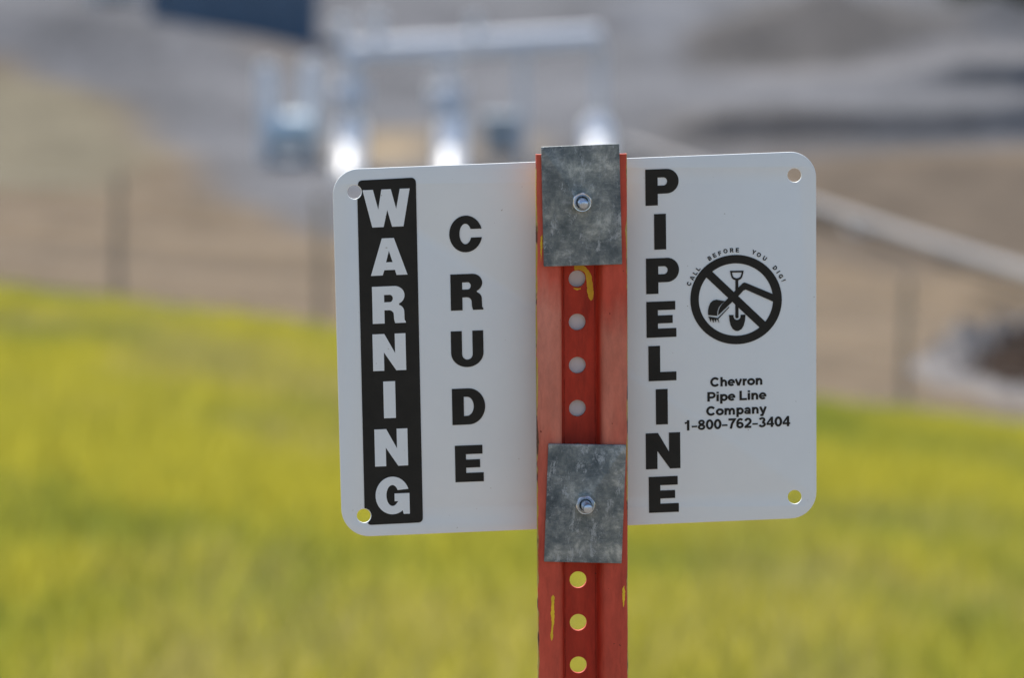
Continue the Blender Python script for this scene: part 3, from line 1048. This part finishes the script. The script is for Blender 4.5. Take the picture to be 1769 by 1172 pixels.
posts_px = [-1200, -850, -500, -150, 203, 555, 890, 1225, 1562, 1900, 2240, 2580]
fence = empty("wire_fence", (0, FZ, gz(0, FZ)))
tag(fence, "wire fence on grey weathered wooden posts along the far edge of the yellow grass", "fence")
tops = []
for i, px in enumerate(posts_px):
    X = (px - CX) / FPX * FZ / math.cos(PITCH) * 1.0
    g = gz(X, FZ)
    bm = bmesh.new()
    lean = random.uniform(-0.03, 0.03)
    hgt = 1.14 + random.uniform(-0.05, 0.05)
    r0 = 0.036
    add_tube(bm, [(X, 0, g - 0.4 - fence.location.z), (X + lean * 0.4, 0, g + hgt * 0.5 - fence.location.z), (X + lean, 0, g + hgt - 0.02 - fence.location.z),
                  (X + lean, 0, g + hgt - fence.location.z)], [r0 * 1.06, r0, r0 * 0.95, r0 * 0.8], 12)
    obj("fence_post", bm, M_WOOD, fence, 40)
    tops.append((X, lean, g - fence.location.z))
for hh in (0.35, 0.70, 1.02):
    bm = bmesh.new()
    pts = []
    for (X, l, g) in tops:
        pts.append((X + l * hh / 1.1, -0.07, g + hh))
    add_tube(bm, pts, 0.003, 6)
    obj("wire", bm, M_WIRE, fence, 60)

# ------------------------------------------------------------------ pipe manifold in the yard
MZ = 108.0


def part_at(root, name, build, mat, smooth=40):
    bm = bmesh.new()
    build(bm)
    bmesh.ops.translate(bm, vec=-root.location, verts=bm.verts)
    return obj(name, bm, mat, root, smooth)


def gpt(px, py, Z, dz=0.0):
    p = at(px, py, Z)
    return Vector((p.x, p.y, gz(p.x, p.y) + dz))


mf0 = gpt(800, 280, MZ)
mani = empty("pipe_manifold", mf0)
tag(mani, "white pipe manifold with a long raised header pipe and risers in the gravel yard", "pipework")
A_, B_ = at(598, 92, MZ), at(1034, 66, MZ + 1.0)
part_at(mani, "header_pipe", lambda bm: add_tube(bm, [A_, B_], 0.23, 20), M_PIPE)
for px, Zq in ((606, MZ), (1036, MZ + 1.0)):
    p = at(px, 70 if px > 900 else 90, Zq)
    part_at(mani, "riser_pipe", lambda bm: add_tube(bm, bend([p + Vector((0, 0, 0)), Vector((p.x, p.y, gz(p.x, p.y) - 0.2))], 0.1), 0.16 if px < 900 else 0.09, 18), M_PIPE)
for px, Zq in ((772, MZ + 0.3), (902, MZ + 0.6)):
    p = at(px, 85, Zq)
    part_at(mani, "riser_pipe", lambda bm: add_tube(bm, [p, Vector((p.x, p.y, gz(p.x, p.y) - 0.2))], 0.08, 14), M_PIPE)


def valve(bm, px, py, Zq, s):
    c = at(px, py, Zq)
    add_tube(bm, [c + Vector((-0.32 * s, 0, 0)), c + Vector((-0.26 * s, 0, 0))], 0.28 * s, 18)
    add_tube(bm, [c + Vector((0.26 * s, 0, 0)), c + Vector((0.32 * s, 0, 0))], 0.28 * s, 18)
    add_tube(bm, [c + Vector((-0.26 * s, 0, 0)), c + Vector((-0.12 * s, 0, 0)), c, c + Vector((0.12 * s, 0, 0)), c + Vector((0.26 * s, 0, 0))],
             [0.18 * s, 0.26 * s, 0.30 * s, 0.26 * s, 0.18 * s], 18)
    add_tube(bm, [c, c + Vector((0, 0, 0.55 * s))], 0.10 * s, 12)


def wheel(bm, px, py, Zq, s):
    c = at(px, py, Zq) + Vector((0, 0, 0.56 * s))
    ring_ = [c + Vector((0.26 * s * math.cos(a), 0.26 * s * math.sin(a), 0)) for a in [2 * math.pi * k / 20 for k in range(21)]]
    add_tube(bm, ring_, 0.03 * s, 8, False)
    for a in (0, math.pi / 3, 2 * math.pi / 3):
        v_ = Vector((0.26 * s * math.cos(a), 0.26 * s * math.sin(a), 0))
        add_tube(bm, [c - v_, c + v_], 0.018 * s, 6)


for (px, py, Zq, s) in ((606, 165, MZ, 1.0), (772, 172, MZ + 0.3, 1.05)):
    vo = part_at(mani, "valve", lambda bm: valve(bm, px, py, Zq, s), M_PIPE)
    bm = bmesh.new(); wheel(bm, px, py, Zq, s); bmesh.ops.translate(bm, vec=-mani.location, verts=bm.verts)
    obj("handwheel", bm, M_PIPE, vo, 50)
for (px, y0_, y1_, r_) in ((592, 92, 32, 0.14), (650, 92, 24, 0.13), (820, 80, 28, 0.10)):
    a, b__ = at(px, y0_, MZ), at(px, y1_, MZ)
    part_at(mani, "vent_pipe", lambda bm: add_tube(bm, [a, a.lerp(b__, 0.8), a.lerp(b__, 0.82), b__], [r_ * 0.8, r_ * 0.8, r_ * 1.25, r_ * 1.1], 14), M_PIPE)

# twin loop pipe on the left with the pale blue drum in it
LZ = 109.5
l0 = gpt(500, 270, LZ)
loop_ = empty("meter_skid", l0)
tag(loop_, "pale blue drum between two white upright pipes at the manifold's end", "pipework")
for (px, yt, r_) in ((461, 108, 0.17), (538, 100, 0.19)):
    p = at(px, yt, LZ)
    part_at(loop_, "upright_pipe", lambda bm: add_tube(bm, [Vector((p.x, p.y, gz(p.x, p.y) - 0.1)), p - Vector((0, 0, 0.12)), p], [r_, r_, r_ * 0.75], 16), M_PIPE)
a, b__ = at(462, 228, LZ - 0.35), at(545, 224, LZ - 0.35)
part_at(loop_, "drum", lambda bm: add_tube(bm, [a, a.lerp(b__, .06), a.lerp(b__, .5), a.lerp(b__, .94), b__], [0.24, 0.32, 0.34, 0.32, 0.24], 22), M_PALEBLUE)
c0 = gpt(500, 290, LZ - 0.35)
part_at(loop_, "drum_stand", lambda bm: (add_box(bm, c0 + Vector((-0.3, 0, 0.17)), (0.16, 0.5, 0.36)), add_box(bm, c0 + Vector((0.3, 0, 0.17)), (0.16, 0.5, 0.36)),
                                         add_box(bm, c0 + Vector((0, 0, 0.04)), (1.0, 0.6, 0.08))), M_BLUEBOX)

# blue cabinet behind the header
cb = gpt(870, 222, MZ + 2.5)
cab = empty("control_cabinet", cb)
tag(cab, "small slate blue cabinet standing under the header pipe", "cabinet")
part_at(cab, "body", lambda bm: add_box(bm, cb + Vector((0, 0, 0.42)), (0.75, 0.5, 0.66), 0, 0.02), M_BLUEBOX)
part_at(cab, "lid", lambda bm: add_box(bm, cb + Vector((0, -0.02, 0.775)), (0.82, 0.58, 0.05), 0, 0.01), M_BLUEBOX)
part_at(cab, "door", lambda bm: add_box(bm, cb + Vector((0, -0.265, 0.42)), (0.64, 0.03, 0.56), 0, 0.008), M_BLUEBOX)
part_at(cab, "leg", lambda bm: add_box(bm, cb + Vector((-0.3, 0, 0.03)), (0.08, 0.4, 0.16)), M_BLUEBOX)
part_at(cab, "leg", lambda bm: add_box(bm, cb + Vector((0.3, 0, 0.03)), (0.08, 0.4, 0.16)), M_BLUEBOX)

# thick white legs below the risers, their forward slope added to catch the sun
for i, (px, py) in enumerate(((607, 222), (780, 212), (1031, 222))):
    p = at(px, py, MZ + 0.2)
    g = gz(p.x, p.y)
    run = (p.z - g) / math.tan(math.radians(23)) + 0.3
    q_ = Vector((p.x, p.y - run, p.z - run * math.tan(math.radians(23))))
    part_at(mani, "sloping_leg", lambda bm: add_tube(bm, [p + Vector((0, 0.34, 0.02)), p + Vector((0, 0.26, 0.0)), p + Vector((0, 0.10, -0.01)), p + Vector((0, -0.1, -0.04)), q_], [0.05, 0.2, 0.27, 0.28, 0.28], 24), M_BOLLARD, 60)

# ------------------------------------------------------------------ grey pipe running down the tan slope on the right
pts = []
for (px, py) in ((1078, 255), (1120, 268), (1250, 312), (1410, 366), (1580, 425), (1769, 488), (2000, 565)):
    X, Z = ground_at(px, py + 14)
    pts.append(Vector((X, Z, CAMZ - float(base_drop(np.array([X]), np.array([Z]))[0]) + 0.24)))
pr = empty("surface_pipe", (pts[3].x, pts[3].y, pts[3].z - 0.3))
tag(pr, "long pale grey pipe lying diagonally down the brown slope", "pipe")
part_at(pr, "pipe_run", lambda bm: add_tube(bm, pts, 0.105, 18), M_STEELPIPE, 60)
X, Z = ground_at(1478, 398)
Z -= 0.25
sp = Vector((X, Z, gz(X, Z)))
part_at(pr, "support_block", lambda bm: add_box(bm, sp + Vector((0, -0.1, 0.03)), (0.30, 0.6, 0.50), 0.1, 0.03), M_CONCRETE)

# ------------------------------------------------------------------ rock-lined basin with a heap of dark soil, right of the sign
def heap(name, cx, cz, rx, rz_, hgt, mat, label, cat, seed, ring_=None, kind=None, rear=0.0):
    bm = bmesh.new()
    na, nq = 56, 16
    g0 = gz(cx, cz)
    rr_ = np.random.default_rng(seed)
    ph = rr_.random(6) * 6.28
    rows_ = []
    for j in range(nq + 1):
        q = j / nq
        row = []
        for k in range(na):
            a = 2 * math.pi * k / na
            wv = 1 + 0.08 * math.sin(3 * a + ph[0]) + 0.06 * math.sin(7 * a + ph[1]) + 0.04 * math.sin(13 * a + ph[3]) + 0.05 * rr_.random()
            if ring_:
                rad = ring_ + (1 - ring_) * q
                h_ = (hgt + rear * max(0.0, 0.25 + 0.75 * math.sin(a)) ** 1.3) * math.sin(math.pi * q) ** 0.8
            else:
                rad = max(q, 0.02)
                h_ = hgt * (1 - q ** 2.6) * (1 + 0.25 * math.sin(2 * a + ph[2]) * q)
            x, z = cx + rx * wv * rad * math.cos(a), cz + rz_ * wv * rad * math.sin(a)
            row.append(bm.verts.new((x - cx, z - cz, gz(x, z) - g0 + h_ * (0.6 + 0.8 * rr_.random()) - 0.03)))
        rows_.append(row)
    for j in range(nq):
        for k in range(na):
            bm.faces.new((rows_[j][k], rows_[j][(k + 1) % na], rows_[j + 1][(k + 1) % na], rows_[j + 1][k]))
    if not ring_: bm.faces.new(rows_[0])
    o = obj(name, bm, mat, None, 70)
    o.location = (cx, cz, g0)
    return tag(o, label, cat, kind=kind)


bx, bz = ground_at(1832, 668)
heap("rock_berm", bx, bz, 1.30, 4.6, 0.13, M_ROCK, "pale ring of crushed rock round the dark soil heap beside the grass", "rock berm", 5, 0.62, rear=0.36)
heap("soil_heap", bx, bz, 0.92, 2.9, 0.50, M_SOIL, "dark brown soil heap inside the pale ring of rock", "soil heap", 6)

# ------------------------------------------------------------------ navy steel container, upper left
a, c_ = ((262 - CX) / FPX * 134.9, 134.9), ((536 - CX) / FPX * 134.9, 134.9)
dx, dz = c_[0] - a[0], c_[1] - a[1]
Lc = math.hypot(dx, dz)
ux, uz = dx / Lc, dz / Lc
nx, nz_ = 0.0, 1.0                                                      # away from the camera
Wc, Hc = 2.44, 2.6
ctr = Vector((a[0] + dx / 2 + nx * Wc / 2, a[1] + dz / 2 + nz_ * Wc / 2, 0))
gb = gz(c_[0], c_[1] + 0.3) - 0.05
cont = empty("shipping_container", (ctr.x, ctr.y, gb), math.atan2(uz, ux))
tag(cont, "navy blue corrugated steel container at the yard's upper left", "container")
bm = bmesh.new()
nrib = 36
sec = []
for k in range(nrib + 1):
    x = -Lc / 2 + Lc * k / nrib
    sec.append((x, -Wc / 2 + (0.035 if (k // 2) % 2 else 0.0)))
sec += [(Lc / 2, Wc / 2), (-Lc / 2, Wc / 2)]
lo = [bm.verts.new((x, y, 0.0)) for x, y in sec]
hi = [bm.verts.new((x, y, Hc)) for x, y in sec]
for k in range(len(sec)):
    bm.faces.new((lo[k], lo[(k + 1) % len(sec)], hi[(k + 1) % len(sec)], hi[k]))
bm.faces.new(hi)
obj("body", bm, M_NAVY, cont, 30)
bm = bmesh.new(); add_box(bm, (0, 0, Hc + 0.03), (Lc + 0.06, Wc + 0.06, 0.05)); obj("roof", bm, M_NAVYROOF, cont, 30)
for sx_ in (-1, 1):
    for sy_ in (-1, 1):
        bm = bmesh.new(); add_box(bm, (sx_ * (Lc / 2), sy_ * (Wc / 2), Hc / 2), (0.14, 0.14, Hc + 0.004), 0, 0.01); obj("corner_post", bm, M_NAVYROOF, cont, 30)
bm = bmesh.new()
add_box(bm, (0, -Wc / 2 - 0.025, 0.08), (Lc - 0.2, 0.07, 0.15), 0, 0.01)
obj("bottom_rail", bm, M_NAVYROOF, cont, 30)

# white gas tank at the very top edge
X, Z = ground_at(196, 4)
tk = empty("storage_tank", (X, Z, gz(X, Z)))
tag(tk, "white tank with rounded ends at the photo's top edge, left of the navy container", "tank")
bm = bmesh.new()
add_tube(bm, [(-0.75, 0, 0.5), (-0.7, 0, 0.5), (-0.55, 0, 0.5), (0.55, 0, 0.5), (0.7, 0, 0.5), (0.75, 0, 0.5)], [0.15, 0.36, 0.46, 0.46, 0.36, 0.15], 22)
obj("shell", bm, M_BOLLARD, tk, 60)
for s in (-1, 1):
    bm = bmesh.new(); add_box(bm, (0.42 * s, 0, 0.03), (0.14, 0.6, 0.22)); obj("foot", bm, M_BOLLARD, tk, 30)


# ------------------------------------------------------------------ dark green shrubs, top right corner
M_LEAF, n, b = new_mat("shrub_leaves")
ga = n.nodes.new("ShaderNodeAttribute"); ga.attribute_name = "leaf"
n.links.new(ga.outputs['Color'], b.inputs['Base Color'])
b.inputs['Roughness'].default_value = 0.55


def shrub(X, Z, R, Hh, label, seed):
    rr_ = np.random.default_rng(seed)
    root = empty("shrub", (X, Z, gz(X, Z)))
    tag(root, label, "shrub", "green shrubs beyond the yard")
    bm = bmesh.new()
    for k in range(5):
        a = rr_.random() * 6.28
        add_tube(bm, [(0, 0, -0.1), (0.3 * R * math.cos(a), 0.3 * R * math.sin(a), Hh * 0.35), (0.6 * R * math.cos(a), 0.6 * R * math.sin(a), Hh * 0.75)], [0.05, 0.035, 0.012], 7)
    obj("stems", bm, M_BARK, root, 50)
    N = 2600
    cl = np.stack([rr_.normal(0, .42 * R, 16), rr_.normal(0, .42 * R, 16), Hh * (0.25 + 0.6 * rr_.random(16))], -1)
    which = rr_.integers(0, 16, N)
    p = cl[which] + rr_.normal(0, 0.20 * R, (N, 3))
    p[:, 2] = np.clip(p[:, 2], 0.03, None)
    u_ = rr_.normal(size=(N, 3)); u_ /= np.linalg.norm(u_, axis=1)[:, None]
    v_ = np.cross(u_, rr_.normal(size=(N, 3))); v_ /= np.linalg.norm(v_, axis=1)[:, None]
    sz = 0.06 + 0.05 * rr_.random((N, 1))
    V_ = np.stack([p - u_ * sz, p + v_ * sz * .5, p + u_ * sz, p - v_ * sz * .5], 1).reshape(-1, 3)
    me = bpy.data.meshes.new("foliage")
    me.vertices.add(N * 4); me.vertices.foreach_set('co', V_.ravel())
    me.loops.add(N * 4); me.loops.foreach_set('vertex_index', np.arange(N * 4, dtype=np.int32))
    me.polygons.add(N); me.polygons.foreach_set('loop_start', np.arange(0, N * 4, 4, dtype=np.int32))
    me.update(calc_edges=True)
    ca = me.color_attributes.new("leaf", 'FLOAT_COLOR', 'POINT')
    c = np.array([0.055, 0.07, 0.022]) * (0.6 + 0.8 * rr_.random((N, 1)))
    ca.data.foreach_set('color', np.repeat(np.concatenate([c, np.ones((N, 1))], 1), 4, axis=0).astype(np.float32).ravel())
    link("foliage", me, M_LEAF, root)


X, Z = ground_at(1690, 0)
shrub(X, Z, 0.9, 1.3, "olive green shrub at the photo's top right edge, left of a darker one", 3)
X, Z = ground_at(1775, 22)
shrub(X, Z, 1.0, 1.5, "dark green shrub in the photo's extreme top right corner", 4)
